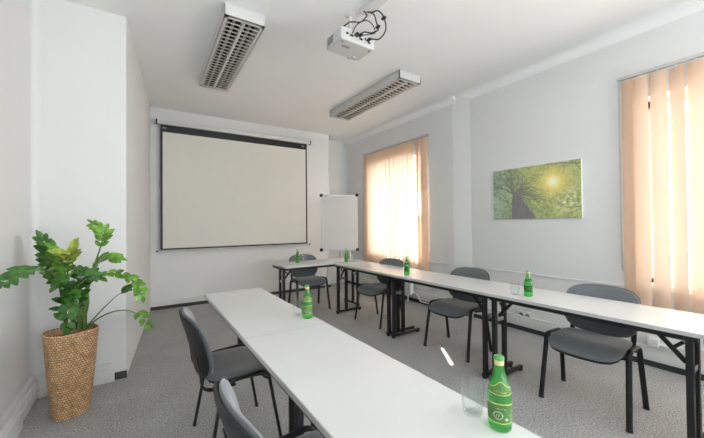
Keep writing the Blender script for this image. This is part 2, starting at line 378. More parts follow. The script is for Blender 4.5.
# ------------------------------------------------------------ vertical blinds
def blind(name,label,x,ys,z0,z1,w,angs,rail,chain_y):
    t=thing(name,label,'blind',(x,0,0))
    b=NB(); box(b,-.02,.02,rail[0],rail[1],z1+.02,z1+.05,.004); obj('headrail',b,M['alu'],t)
    for yc,a0 in zip(ys,angs):
        b=NB(); n=6; cols=[]
        for k in range(n+1):
            s=(k/n-.5)*w; bow=.010*(1-(2*k/n-1)**2)
            col=[]
            for q in range(25):
                z=z0+(z1-z0)*q/24; a=a0(z) if callable(a0) else a0; ca,sa=math.cos(a),math.sin(a)
                col.append(b.verts.new((-bow*ca+s*sa,yc+s*ca+bow*sa,z)))
            cols.append(col)
        for A,B in zip(cols,cols[1:]):
            for q in range(24): b.faces.new((A[q],B[q],B[q+1],A[q+1]))
        o=obj('slat',b,M['slat'],t)
        b=NB(); box(b,-.003,.003,yc-.006,yc+.006,z1,z1+.02); obj('carrier',b,M['tube'],t)
    b=NB(); sweep(b,fillet([(.0,chain_y,z1+.02),(.0,chain_y,z0+.35),(.012,chain_y-.012,z0+.3),(.024,chain_y,z0+.35),(.024,chain_y,z1+.02)],.01),.0035,seg=6); obj('control_chain',b,M['alu'],t)
    # bead string linking slat bottoms
    b=NB(); sweep(b,[(-.012,min(ys),z0+.012),(-.012,max(ys),z0+.012)],.002,seg=5); obj('bead_string',b,M['cable'],t)
    return t
twist=lambda z: -.25+.75*max(0,min(1,(z-1.3)/.2))
ys=[3.72,3.80,3.892]+[4.055+k*(5.36-4.055)/11 for k in range(12)]; n1=len(ys)
blind('vertical_blind','peach vertical blind with closed slats over the far window',XR-.05,ys,.58,2.71,.135,[(twist if k==2 else -.25) for k in range(n1)],(3.64,5.44),3.655)
ys2=[1.128,1.03,.904,.783,.665,.53,.41,.285,.16,.03,-.10,-.22,-.35,-.46,-.56]
an2=[.55,.15,.12,.5,.25,.3,.5,.7,.9,1.1,1.2,1.2,1.2,1.2,1.2]  # slats out of view are turned wide open to let in more light
blind('vertical_blind','peach vertical blind with half open slats over the near window at the right edge',XR2-.06,ys2,.55,2.67,.118,an2,(-.66,1.20),1.192)

# ------------------------------------------------------------ projection screen
t=thing('projection_screen','large pulled-down projection screen with a black border on the far wall','screen',(1.50,YF,0))
Y=-.09
b=NB(); sweep(b,[(-1.30,Y,2.955),(1.32,Y,2.955)],.036,ref=(0,1,0),seg=14,square=True); obj('casing',b,M['alu' if 0 else 'lampwhite'],t)
for s,x in ((-1,-1.315),(1,1.32)):
    b=NB(); sweep(b,[(x-.008,Y,2.955),(x+.012,Y,2.955)],.040,ref=(0,1,0),seg=14,square=True); e=obj('end_cap',b,M['plastic'],t)
for x in (-1.1,1.1):
    b=NB(); box(b,x-.02,x+.02,Y+.03,0,2.94,2.985,.003); obj('wall_bracket',b,M['lampwhite'],t)
z0,z1=.935,2.92
b=NB(); box(b,-1.258,1.255,Y-.0015,Y+.0015,z0,z1); obj('border',b,M['plastic'],t,smooth=False)
b=NB(); box(b,-1.228,1.225,Y-.0035,Y-.0018,z0+.03,z1-.115); obj('projection_surface',b,M['screen'],t,smooth=False)
b=NB(); sweep(b,[(-1.30,Y,z0-.005),(1.30,Y,z0-.005)],.010,ref=(0,1,0),seg=10); obj('bottom_bar',b,M['alu'],t)
for s in (-1,1):
    b=NB(); lathe(b,[(0,-.012),(.013,-.012),(.015,0),(.013,.012),(0,.012)],12,(s*1.305,Y,z0-.008)); obj('bar_cap',b,M['plastic'],t)
for x in (-1.205,1.17):
    b=NB(); box(b,x-.028,x+.028,Y-.0035,Y-.002,z1-.062,z1-.040,.0); obj('maker_mark',b,M['grey'],t,smooth=False)

# ------------------------------------------------------------ flipchart, turned to the camera
FW=Vector((.5463,.8375,0)); rzf=-math.atan2(FW.x,FW.y)
t=thing('flipchart_easel','white flipchart easel with grey frame and black corner clips in the far corner','flipchart',(3.055,5.12,0),rzf)
b=NB(); box(b,-.325,.325,-.012,.012,.86,1.86,.004); obj('board',b,M['board'],t)
b=NB()
box(b,-.335,.335,-.016,.016,.845,.865,.003); box(b,-.335,.335,-.016,.016,1.845,1.865,.003)
box(b,-.338,-.322,-.016,.016,.845,1.865,.003); box(b,.322,.338,-.016,.016,.845,1.865,.003); obj('frame',b,M['alu'],t)
b=NB(); box(b,-.29,.29,-.03,-.012,1.825,1.86,.004); obj('clamp_bar',b,M['alu'],t)
for sx in (-1,1):
    for z in (.85,1.855):
        b=NB(); box(b,sx*.33-.03,sx*.33+.03,-.034,.02,z-.028,z+.028,.008); obj('corner_clip',b,M['plastic'],t)
b=NB(); box(b,-.30,.30,-.075,-.014,.845,.858,.004); box(b,-.30,.30,-.078,-.072,.845,.875,.002); obj('pen_tray',b,M['alu'],t)
b=NB(); box(b,-.265,-.225,-.0315,-.0302,1.835,1.85); obj('maker_mark',b,M['grey'],t,smooth=False)
for p in ((-.17,-.1),(.17,-.1),(0,.48)):
    b=NB(); sweep(b,[(p[0]*.6,.025,1.75),(p[0],p[1]+.0,0.01)] if p[1]>0 else [(p[0]*.55,.025,1.75),(p[0]*1.6,-.02,0.01)],.012,seg=8)
    l=obj('leg',b,M['alu'],t)

# ------------------------------------------------------------ ceiling lamps
def lamp(label,x0,x1,y0,y1):
    z0,z1=3.10,3.20
    t=thing('ceiling_lamp',label,'ceiling lamp',((x0+x1)/2,(y0+y1)/2,z1),0,'louvred ceiling lamps')
    w=(x1-x0)/2; l=(y1-y0)/2; D=z0-z1
    b=NB(); e=.012
    box(b,-w,w,-l,l,-.012,0); 
    for s in (-1,1):
        box(b,min(s*w,s*(w-e)),max(s*w,s*(w-e)),-l,l,D,-.005,.002)
        box(b,-w,w,min(s*l,s*(l-.02)),max(s*l,s*(l-.02)),D,-.005,.002)
        # rim lips
        box(b,min(s*w,s*(w-.032)),max(s*w,s*(w-.032)),-l,l,D,D+.004)
        box(b,-w,w,min(s*l,s*(l-.045)),max(s*l,s*(l-.045)),D,D+.004)
    h=obj('housing',b,M['lampwhite'],t,smooth=False)
    b=NB(); box(b,-w+.0,w-.0,-l+.0,l-.0,-.012,-.0)  # base plate flange against the ceiling
    b.free()
    iw=w-.034; il=l-.047
    for s in (-1,1):
        cx=s*iw/2
        b=NB(); sweep(b,[(cx,-il+.02,-.045),(cx,il-.02,-.045)],.013,seg=12); obj('tube',b,M['tube'],t)
    b=NB()
    box(b,-.011,.011,-il,il,D,-.03)
    for s in (-1,1):
        # parabolic side reflectors
        x=s*iw; A=[]
        for yy in (-il,il): A.append([b.verts.new((x-s*.028*(q/4)**2,yy,D+.002+.05*q/4)) for q in range(5)])
        for q in range(4): b.faces.new((A[0][q],A[0][q+1],A[1][q+1],A[1][q]))
    n=24
    for s in (-1,1):
        for k in range(n+1):
            y=-il+2*il*k/n; xa,xb=sorted((s*.011,s*iw))
            v=[b.verts.new(p) for p in ((xa,y-.010,D+.003),(xb,y-.010,D+.003),(xb,y,D+.046),(xa,y,D+.046),(xa,y+.010,D+.003),(xb,y+.010,D+.003))]
            b.faces.new((v[0],v[1],v[2],v[3])); b.faces.new((v[3],v[2],v[5],v[4])); b.faces.new((v[0],v[4],v[5],v[1]))
    for f in b.faces:
        f.normal_update(); f.material_index=0 if (abs(f.normal.z)>.95 or abs(f.normal.x)>.5) else 1
    obj('louvre',b,None,t,smooth=False,mats=[M['lampmetal'],M['blade']])
    b=NB(); box(b,-iw,iw,-il,il,-.018,-.013); obj('back_reflector',b,M['lampback'],t,smooth=False)
    return t
lamp('white louvred ceiling lamp on the left, nearer the partition wall',.595,.94,2.81,4.46).rotation_euler.z=math.radians(-1)
lamp('white louvred ceiling lamp on the right, nearer the far window',2.615,2.975,2.93,4.65)

# ------------------------------------------------------------ projector
t=thing('projector','white projector hanging below the ceiling with its lens aimed at the screen','projector',(1.565,2.405,2.885),math.radians(2)); t.scale=(1.1,1.1,1.08)
b=NB(); box(b,-.165,.165,-.115,.115,0,.10,.016,3); obj('shell',b,M['proj'],t)
b=NB()
for k in range(7): box(b,-.168,-.163,.0+.012*k,.006+.012*k,.02,.08)
obj('side_vent',b,M['grey'],t,smooth=False)
b=NB(); box(b,-.145,.145,-.118,-.112,.02,.08,.002); obj('connector_panel',b,M['proj'],t)
for x,w,z in ((-.11,.02,.05),(-.07,.03,.045),(-.02,.014,.055),(.02,.03,.045),(.065,.012,.06),(.10,.022,.04)):
    b=NB(); box(b,x-w/2,x+w/2,-.1215,-.1175,z-.008,z+.008,.001); obj('port',b,M['plastic'],t)
b=NB(); lathe(b,[(0,0),(.036,0),(.036,.035),(.030,.037),(.026,.025),(0,.03)],28)
bmesh.ops.transform(b,matrix=Matrix.Translation((.085,.112,.05))@Matrix.Rotation(-PI/2,4,'X'),verts=b.verts); ln=obj('lens_barrel',b,M['proj'],t)
b=NB(); lathe(b,[(0,.036),(.015,.034),(.027,.026)],28)
bmesh.ops.transform(b,matrix=Matrix.Translation((.085,.112,.05))@Matrix.Rotation(-PI/2,4,'X'),verts=b.verts); obj('lens',b,M['lens'],ln)
b=NB(); lathe(b,[(0,-.010),(.018,-.010),(.020,0),(0,0)],20,(.085,.075,0)); obj('focus_foot',b,M['lens'],t)
for x,y in ((-.13,-.08),(.13,-.08)):
    b=NB(); lathe(b,[(0,-.006),(.010,-.006),(.011,0),(0,0)],16,(x,y,0)); obj('foot',b,M['grey'],t)
b=NB(); box(b,-.10,-.03,-.04,-.015,-.0012,.0); obj('maker_mark',b,M['grey'],t,smooth=False)
# ceiling mount
t=thing('projector_mount','white ceiling bracket carrying the projector','bracket',(1.56,2.40,3.2),0)
b=NB(); lathe(b,[(0,0),(.04,0),(.04,-.01),(.014,-.016),(.014,-.17),(0,-.17)],24); obj('column',b,M['lampwhite'],t)
for a in range(4):
    b=NB(); q=a*PI/2+PI/4; sweep(b,fillet([(0,0,-.165),(.09*math.cos(q),.07*math.sin(q),-.165),(.10*math.cos(q),.08*math.sin(q),-.20)],.01),.006,.003,ref=(0,0,1),seg=8); obj('arm',b,M['alu'],t)
b=NB(); box(b,1.585,1.69,YB,2.285,H-.04,H,.004); struct('trim_8',b,M['duct'])
def cable(label,pts,r=.006,plug=None):
    t=thing('projector_cable',label,'cable',pts[0])
    o=Vector(pts[0])
    b=NB(); sweep(b,catmull([Vector(p)-o for p in pts],7),r,seg=8,taper=lambda s:1); obj('cord',b,M['cable'],t)
    for p in plug or []:
        b=NB(); e=Vector(p)-o; box(b,e.x-.013,e.x+.013,e.y-.022,e.y+.018,e.z-.009,e.z+.009,.004); obj('plug',b,M['plastic'],t)
cable('black cable swinging left from the ceiling duct to the top of the projector',[(1.60,2.24,3.165),(1.60,2.20,3.10),(1.55,2.22,3.04),(1.47,2.25,3.03),(1.43,2.30,3.005)],.0055)
cable('black cable hanging straight from the duct into the back of the projector',[(1.63,2.235,3.165),(1.635,2.15,3.10),(1.64,2.12,3.02),(1.66,2.12,2.96),(1.62,2.16,2.94),(1.57,2.20,2.95),(1.57,2.27,2.95)],.0055,[(1.57,2.253,2.95),(1.655,2.12,2.98)])
cable('black cable looping right from the duct down to the projector',[(1.665,2.23,3.165),(1.665,2.12,3.12),(1.71,2.10,3.06),(1.74,2.12,2.98),(1.71,2.17,2.92),(1.665,2.22,2.93),(1.655,2.28,2.94)],.0055,[(1.66,2.252,2.938),(1.705,2.103,3.062)])
cable('thin black loop of cable behind the projector body',[(1.50,2.28,2.95),(1.50,2.20,2.99),(1.56,2.15,3.02),(1.63,2.15,3.0),(1.655,2.16,2.95),(1.60,2.19,2.935),(1.535,2.28,2.94)],.004,[(1.53,2.253,2.945)])

# ------------------------------------------------------------ canvas picture (tree crown seen from below)
def picture():
    y0,y1,z0,z1=1.532,2.548,1.376,2.005; x=XR2
    t=thing('canvas_picture','canvas print of a tree trunk and sunlit green crown on the wall between the windows','picture',(x,(y0+y1)/2,(z0+z1)/2))
    W=(y1-y0)/2; Hh=(z1-z0)/2
    b=NB(); box(b,-.026,0,-W,W,-Hh,Hh,.002); obj('canvas',b,M['canvas_side'],t)
    NX,NZ=420,260
    rnd=random.Random(3)
    dark=[[0.0]*NX for _ in range(NZ)]
    def stamp(px,pz,r,a):
        for j in range(max(0,int(pz-r-1)),min(NZ,int(pz+r+2))):
            for i in range(max(0,int(px-r-1)),min(NX,int(px+r+2))):
                d=math.hypot(i-px,j-pz)
                if d<r+.5: dark[j][i]=max(dark[j][i],a*min(1,r+.5-d))
    def branch(x,z,ang,r,L,a,dep):
        steps=int(L)
        for s in range(steps):
            x+=math.cos(ang)*1.0; z+=math.sin(ang)*1.0; ang+=rnd.uniform(-.13,.13)
            rr=r*(1-.75*s/steps)
            if not(-5<x<NX+5 and -5<z<NZ+5): return
            stamp(x,z,rr,a)
            if dep<3 and s>4 and rnd.random()<.045:
                branch(x,z,ang+rnd.choice((-1,1))*rnd.uniform(.4,1.0),rr*.7,(L-s)*rnd.uniform(.5,.9),a*.92,dep+1)
    tx,tz=105,130     # where the trunk fades into branches (image x from left, z from bottom)
    for k in range(15):
        branch(tx+rnd.uniform(-6,10),tz,rnd.uniform(-.25,PI+.2),rnd.uniform(2.6,4.4),rnd.uniform(100,240),.85,0)
    for q in range(8): branch(rnd.choice((0,NX)),rnd.uniform(20,NZ),rnd.uniform(-.6,.6)+(0 if q%2 else PI),2,110,.6,1)
    branch(NX,NZ*.93,PI+.15,3,170,.8,1); branch(NX,NZ*.2,PI+.3,3,120,.6,1); branch(0,NZ*.55,.25,2.5,120,.5,1); branch(0,NZ*.9,-.15,2,180,.5,1)
    from mathutils import noise as N
    m=NB(); layer=None
    grid=[[m.verts.new((-.0268,W-2*W*i/(NX-1),-Hh+2*Hh*j/(NZ-1))) for i in range(NX)] for j in range(NZ)]
    cols={}
    for j in range(NZ-1):
        for i in range(NX-1): m.faces.new((grid[j][i],grid[j][i+1],grid[j+1][i+1],grid[j+1][i]))
    m.verts.index_update()
    me=bpy.data.meshes.new('print'); m.to_mesh(me); m.free()
    ca=me.color_attributes.new('paint','FLOAT_COLOR','POINT')
    buf=[]
    sx,sz=302,172
    for j in range(NZ):
        for i in range(NX):
            u=i/100; v=j/100
            n1=N.noise(Vector((u*1.6,v*1.6,0))); n2=N.noise(Vector((u*7,v*7,3))); n3=N.noise(Vector((u*19,v*19,5)))
            g=.5+.4*n1+.6*n2+.6*n3
            g=min(1,max(0,g))
            left=max(0,1-i/170)
            c=[.16+.32*g,.27+.33*g,.055+.13*g]
            c=[c[0]*(1-.45*left)+.10*left*g,c[1]*(1-.2*left)+.10*left*g,c[2]+.26*left*g]
            d=math.hypot((i-sx),(j-sz)*1.05); s=math.exp(-(d/70)**2); s2=math.exp(-(d/22)**2)
            wf=math.exp(-(((i-355)/45)**2+((j-85)/38)**2))*max(0,g-.15)
            c=[c[0]*(1-s)+.80*s+.3*s2+.45*wf,c[1]*(1-s)+.76*s+.3*s2+.42*wf,c[2]*(1-s)+.13*s+.62*s2+.38*wf]
            k=dark[j][i]*(1-.75*s)
            dk=(.085,.115,.09)
            # trunk wedge
            zt=j/ (tz+12)
            if zt<1:
                cl=98+zt*6; cr=228-zt*100
                if cl<i<cr:
                    e=min(1,(i-cl)/3,(cr-i)/3); k=max(k,.95*e); dk=(.105+.03*g,.11+.03*g,.12+.03*g)
            c=[c[q]*(1-k)+dk[q]*k for q in range(3)]
            c=[min(1,c[0]*1.05+.10),min(1,c[1]*.92+.09),min(1,c[2]*1.0+.09)]
            buf+= [c[0],c[1],c[2],1]
    ca.data.foreach_set('color',buf)
    mt=bpy.data.materials.new('printed_canvas'); mt.use_nodes=True; nt=mt.node_tree; bs=nt.nodes['Principled BSDF']
    at=nt.nodes.new('ShaderNodeAttribute'); at.attribute_name='paint'; nt.links.new(at.outputs['Color'],bs.inputs['Base Color']); bs.inputs['Roughness'].default_value=.7
    me.materials.append(mt)
    o=bpy.data.objects.new('print',me); C.objects.link(o); o.parent=t
picture()

# ------------------------------------------------------------ tables
def frame_parts(t,y,flip,inner):
    # an end frame at local y: foot bar, top bar, two posts set to one side, brace, catch
    s=-1 if flip else 1        # posts sit towards -x when s=1
    w=.215
    fr_b=NB(); box(fr_b,-w,w,y-.018,y+.018,.68,.708,.003); fr=obj('leg_frame',fr_b,M['black'],t)
    for px in (-s*.185,-s*.045):
        b=NB(); sweep(b,[(px,y,.035),(px,y,.69)],.022,.016,ref=(1,0,0),seg=16,square=True); obj('post',b,M['black'],fr)
    b=NB(); sweep(b,[(-w,y,.03),(w,y,.03)],.018,.014,ref=(0,1,0),seg=16,square=True); obj('foot_bar',b,M['black'],fr)
    for q in (-1,1):
        b=NB(); sweep(b,[(q*(w-.02),y,0),(q*(w-.02),y,.02)],.02,seg=14,ref=(1,0,0)); obj('glide',b,M['plastic'],fr)
    d=inner
    for px in (-s*.15,):
        b=NB(); sweep(b,fillet([(px,y+d*.02,.55),(px,y+d*.15,.70)],.01),.010,.012,ref=(1,0,0),seg=10,square=True)
        sweep(b,[(px,y+d*.08,.61),(px,y+d*.03,.66)],.008,.010,ref=(1,0,0),seg=8); obj('brace',b,M['black'],fr)
    b=NB(); box(b,min(-s*.165,-s*.065),max(-s*.165,-s*.065),y-.012,y+.012,.50,.535,.004); obj('catch',b,M['chrome'],fr)
def make_table(name,label,L,W,loc,rz,flip):
    t=thing(name,label,'table',loc,rz,'white folding conference tables')
    b=NB(); g=.0015
    box(b,-W/2+.002,W/2-.002,-L/2+.00005,L/2-.00005,.716,.740); obj('tabletop',b,M['laminate'],t)
    b=NB()
    for s in (-1,1):
        box(b,min(s*W/2,s*(W/2-.0021)),max(s*W/2,s*(W/2-.0021)),-L/2+g,L/2-g,.7165,.7385)
    obj('edge_band',b,M['edge'],t,smooth=False)
    for s in (-1,1):
        b=NB(); box(b,s*(W/2-.03)-.012,s*(W/2-.03)+.012,-L/2+.01,L/2-.01,.684,.7155,.003); obj('side_rail',b,M['black'],t)
        frame_parts(t,s*(L/2-.045),flip,-s)
    return t
# left row (posts towards +x)
XLc=(.447+.931)/2; WL=.484
for yc,L,lab in ((2.375,1.29,'white folding table at the far end of the left row, holding one bottle'),
                 (1.075,1.30,'white folding table in the foreground of the left row, holding the nearest bottle'),
                 (-.235,1.31,'white folding table of the left row next to the camera, below the frame')):
    make_table('conference_table',lab,L,WL,(XLc,yc,0),0,True)
XRc=(2.425+2.955)/2; WR=.54
def right_table(yc,L,lab):
    t=make_table('conference_table',lab,L,WR,(2.452-.015*(yc-.44)+WR/2,yc,0),.015,False)
    for o in t.children:
        if o.name.startswith('leg_frame'): o.location.x-=.04
right_table(3.565,1.24,'white folding table of the right row nearest the far corner')
right_table(2.31,1.27,'white folding table in the middle of the right row')
right_table(1.055,1.24,'white folding table of the right row before the near window')
right_table(-.19,1.25,'white folding table cut off by the right edge of the picture')
# cross table at the far end
tc=make_table('conference_table','short white folding table standing crosswise below the projection screen',1.31,.56,(2.31,4.52,0),PI/2,False)
for o in tc.children:
    if o.name.startswith('leg_frame') and o.data.vertices[0].co.y>0: o.location.y+=.03

# ------------------------------------------------------------ chairs (front is -y)
def superpad(bm,fn,nu=28,nr=7,thick=.04,edge=.5,under=None):
    # cushion with a superellipse outline; fn(x,y)->(point, normal) maps the plane outline to space
    top=[];bot=[]
    c0=fn(0,0); tv=bm.verts.new(c0[0]+c0[1]*thick/2); bv=bm.verts.new(c0[0]-c0[1]*thick/2)
    for j in range(1,nr+1):
        r=math.sin(j/nr*PI/2); h=thick/2*(1-r**6)**(1/2.2) if j<nr else 0
        A=[];B=[]
        for k in range(nu):
            a=2*PI*k/nu; p,n=fn(r*math.cos(a),r*math.sin(a))
            A.append(bm.verts.new(p+n*h)); B.append(A[-1] if j==nr else bm.verts.new(p-n*h))
        top.append(A);bot.append(B)
    for k in range(nu):
        k2=(k+1)%nu
        bm.faces.new((tv,top[0][k],top[0][k2])); bm.faces.new((bv,bot[0][k2],bot[0][k]))
        for j in range(nr-1):
            bm.faces.new((top[j][k],top[j+1][k],top[j+1][k2],top[j][k2]))
            bm.faces.new((bot[j][k],bot[j][k2],bot[j+1][k2],bot[j+1][k]))
    return bm
def se(cx,cy,p):   # disc -> superellipse square-ish disc
    r=math.hypot(cx,cy)
    if r<1e-6: return 0,0
    a=math.atan2(cy,cx); c,s=math.cos(a),math.sin(a); k=(abs(c)**p+abs(s)**p)**(-1/p)
    return r*c*k,r*s*k
def seatfn(off):
    def f(u,v):
        x,y=se(u,v,5.0); y0=y
        X=x*(.230-.012*(y+1)/2); Yy=-.025+y*.215
        z=.446+off+.012*x*x-.045*max(0,-y0-.2)**2/.64+.004*y
        return Vector((X,Yy,z)),Vector((0,-.12*max(0,-y0),1)).normalized()
    return f
def backfn(off,sc=1.):
    def f(u,v):
        x,y=se(u,v,4.4)
        wid=.243*(1-.08*max(0,-y)**1.6)*sc; X=x*wid; hz=.182*sc*y
        hz*= (1-.10*abs(x)**2.2) if y<0 else (1-.07*abs(x)**2.4)
        z=.645+hz
        Yy=.255+.05*(hz/.155)*.75-.045*x*x*1.0+.012*math.cos((y)*1.6)*-1+off
        return Vector((X,Yy,z)),Vector((.38*x,-1,.20)).normalized()
    return f
def make_chair(label,loc,rz):
    t=thing('stacking_chair',label,'chair',loc,rz,'grey stacking chairs at the conference tables')
    b=superpad(NB(),seatfn(.008),36,8,.046); obj('seat',b,M['fabric'],t)
    b=superpad(NB(),seatfn(-.014),36,6,.022); bmesh.ops.scale(b,vec=(.97,.97,1),verts=b.verts); obj('seat_shell',b,M['plastic'],t)
    b=superpad(NB(),backfn(-.006),36,8,.038); obj('backrest',b,M['fabric'],t)
    b=superpad(NB(),backfn(.015,1.0),36,6,.026); obj('backrest_shell',b,M['plastic'],t)
    for s in (-1,1):
        pts=fillet([(s*.262,-.208,.0),(s*.247,-.125,.478),(s*.245,.125,.462),(s*.262,.208,.0)],.055,7)
        b=NB(); sweep(b,pts,.0175,.0095,ref=(1,0,0),seg=14); f=obj('side_frame',b,M['black'],t)
        for y in (-.208,.208):
            b=NB(); lathe(b,[(0,0),(.0112,0),(.0112,.012),(.0105,.02),(0,.02)],14,(0,0,0)); bmesh.ops.scale(b,vec=(1.65,1,1),verts=b.verts); bmesh.ops.translate(b,vec=(s*.262,y*.995,0),verts=b.verts); obj('foot_cap',b,M['plastic'],f)
        pts=fillet([(s*.190,.05,.418),(s*.195,.225,.420),(s*.197,.236,.55),(s*.197,.252,.62)],.06,6)
        b=NB(); sweep(b,pts,.016,.006,ref=(1,0,0),seg=12,square=True); obj('back_bracket',b,M['black'],t)
    for y in (-.12,.09):
        b=NB(); sweep(b,[(-.246,y,.43),(-.2,y,.418),(.2,y,.418),(.246,y,.43)],.010,.007,ref=(0,1,0),seg=10); obj('crossbar',b,M['black'],t)
    return t
R90=PI/2
# front -y; rotating by -90deg makes the front face -x, +90deg makes it face +x
ch=make_chair('grey chair with black frame at the right table before the near window',(2.775,1.045,0),-R90+math.radians(3.5))
dup(ch,(2.80,2.275,0),-R90+math.radians(4),'grey chair at the middle right table')
dup(ch,(2.71,3.51,0),-R90+math.radians(3.5),'grey chair in front of the far window at the corner table')
dup(ch,(2.205,4.65,0),math.radians(-2),'grey chair behind the crosswise table under the screen')
dup(ch,(.50,2.135,0),R90,'grey chair at the left table, seen whole from behind')
dup(ch,(.50,1.01,0),R90+math.radians(2),'grey chair cut off by the bottom edge, nearest the camera')

# ------------------------------------------------------------ bottles and tumblers
def strokes(seedn,x0,x1,z,h,rfn,th,a0):
    # a line of small lettering-like strokes wrapped round the bottle
    b=NB(); rnd=random.Random(seedn); x=x0
    while x<x1:
        hh=h*rnd.choice((.6,.6,1)); w=h*.16
        for (dx,za,zb) in rnd.choice((((0,0,hh),(h*.35,0,hh*.6)),((0,0,hh),),((0,0,hh*.6),(h*.3,0,hh)))):
            A=[]
            for xx,zz in ((x+dx,z+za),(x+dx+w,z+za),(x+dx+w+h*.12,z+zb),(x+dx+h*.12,z+zb)):
                r=rfn(zz)+.0012; an=a0+xx/r; A.append(b.verts.new((r*math.cos(an),r*math.sin(an),zz)))
            b.faces.new(A)
        x+=h*.8
    return b
PROF=[(0,.0035),(.022,.002),(.031,0),(.0345,.004),(.036,.012),(.036,.118),(.0345,.130),(.0295,.146),(.0235,.163),(.018,.180),(.0148,.197),(.0138,.212),(.0138,.226)]
def rad(z):
    for (r0,z0),(r1,z1) in zip(PROF[4:],PROF[5:]):
        if z0<=z<=z1: return r0+(r1-r0)*(z-z0)/(z1-z0)
    return PROF[-1][0]
def patch(a0,hw,z0f,z1f,off,n=24,nz=6):
    b=NB(); g=[]
    for i in range(n+1):
        u=-1+2*i/n; z0,z1=z0f(u),z1f(u)
        g.append([b.verts.new(((rad(z0+(z1-z0)*j/nz)+off)*math.cos(a0+hw*u),(rad(z0+(z1-z0)*j/nz)+off)*math.sin(a0+hw*u),z0+(z1-z0)*j/nz)) for j in range(nz+1)])
    for A,B in zip(g,g[1:]):
        for j in range(nz): b.faces.new((A[j],B[j],B[j+1],A[j+1]))
    return b
def bottle(label,loc,ang):
    t=thing('water_bottle',label,'bottle',loc,ang,'green glass water bottles')
    t.scale=(.90,.90,.885)
    b=NB(); lathe(b,PROF+[(.0,.226)],36); obj('glass_body',b,M['bottle'],t)
    b=NB(); lathe(b,[(.0142,.206),(.0150,.206),(.0150,.2225),(.0142,.2225)],28); obj('neck_band',b,M['foil'],t)
    b=NB(); lathe(b,[(.0144,.2225),(.0158,.2225),(.0160,.229),(.0145,.2335),(0,.2345)],28); obj('cap',b,M['cap'],t)
    # body label: olive field between gold lines
    lb=obj('body_label',patch(0,1.75,lambda u:.032+.004*abs(u),lambda u:.087+.004*math.cos(u*2.2),.0006),M['label'],t)
    obj('gold_line',patch(0,1.75,lambda u:.030+.004*abs(u),lambda u:.0325+.004*abs(u),.0011),M['gold'],lb)
    obj('gold_line',patch(0,1.75,lambda u:.0865+.004*math.cos(u*2.2),lambda u:.0895+.004*math.cos(u*2.2),.0011),M['gold'],lb)
    # pale oval ring with a few illegible letters, small round seal, block of print
    def ring(ac,hz,zc,hw,k,nm,m):
        b=NB(); n=28; A=[];B=[]
        for i in range(n):
            q=2*PI*i/n
            for s,l in ((1,A),(k,B)):
                z=zc+hz*s*math.sin(q); an=ac+hw*s*math.cos(q)
                l.append(b.verts.new(((rad(z)+.0012)*math.cos(an),(rad(z)+.0012)*math.sin(an),z)))
        for i in range(n): b.faces.new((A[i],A[(i+1)%n],B[(i+1)%n],B[i]))
        obj(nm,b,m,lb)
    ring(-.28,.0125,.056,.40,.84,'oval_emblem',M['labelwhite']); ring(.42,.0045,.045,.13,.1,'round_seal',M['labelwhite'])
    obj('emblem_lettering',strokes(5,-.0065,.0055,.050,.0095,rad,1,-.28),M['labelwhite'],lb,smooth=False)
    obj('small_print',strokes(8,-.006,.005,.042,.006,rad,1,.85),M['labelwhite'],lb,smooth=False)
    obj('small_print',strokes(9,-.006,.005,.054,.006,rad,1,.85),M['labelwhite'],lb,smooth=False)
    obj('upper_print',strokes(12,-.018,.018,.0755,.0045,rad,1,0),M['labelwhite'],lb,smooth=False)
    # shoulder label: gold outline shaped like a hill, gold script
    zt=lambda u:.146+.014*math.exp(-(u/.45)**2)-.004*abs(u)
    zb=lambda u:.120+.003*u*u
    sl=obj('shoulder_label',patch(0,1.15,zb,zt,.0007,28,8),M['label'],t)
    obj('gold_outline',patch(0,1.15,lambda u:zt(u)-.0022,zt,.0012,28,2),M['gold'],sl)
    obj('gold_outline',patch(0,1.15,zb,lambda u:zb(u)+.0022,.0012,28,2),M['gold'],sl)
    obj('script_lettering',strokes(21,-.020,.018,.127,.008,rad,1,0),M['gold'],sl,smooth=False)
    return t
PT=[(0,.0),(.0285,.0),(.0305,.003),(.038,.105),(.0385,.106),(.0370,.106),(.0293,.012),(.026,.0095),(0,.009)]
def tumbler(label,loc):
    b=NB(); lathe(b,PT,32)
    bmesh.ops.scale(b,vec=(.96,.96,.92),verts=b.verts)
    o=obj('water_glass',b,M['tumbler']); o.location=loc; tag(o,label,'glass','clear water glasses'); return o
Z=.7402
def face(x,y): return math.atan2(-y,-x)
def bt(x,y,lab,da=0):
    if not bt.first: bt.first=bottle(lab,(x,y,Z),face(x,y)+da); return
    dup(bt.first,(x,y,Z),face(x,y)+da,lab)
bt.first=None
bt(.877,.563,'green glass bottle standing nearest the camera on the left table row',.15)
bt(.882,1.885,'green glass bottle halfway along the left table row',.1)
bt(2.60,1.405,'green glass bottle at the right table before the near window',2.6)
bt(2.565,2.785,'green glass bottle on the middle joint of the right row, before the far window',2.3)
bt(2.66,4.255,'green glass bottle on the corner where the crosswise table meets the right row',.8)
bt(2.00,4.61,'green glass bottle on the crosswise table below the screen',1.2)
tumbler('clear water glass beside the nearest green bottle',(.872,.652,Z))
tumbler('clear water glass just behind the bottle halfway along the left row',(.855,1.965,Z))
tumbler('clear water glass left of the bottle before the near window',(2.565,1.495,Z))
tumbler('clear water glass right of the bottle on the middle joint of the right row',(2.60,2.70,Z))
tumbler('clear water glass on the table corner before the flipchart',(2.735,4.195,Z))
tumbler('clear water glass on the crosswise table in front of the far chair',(2.125,4.65,Z))

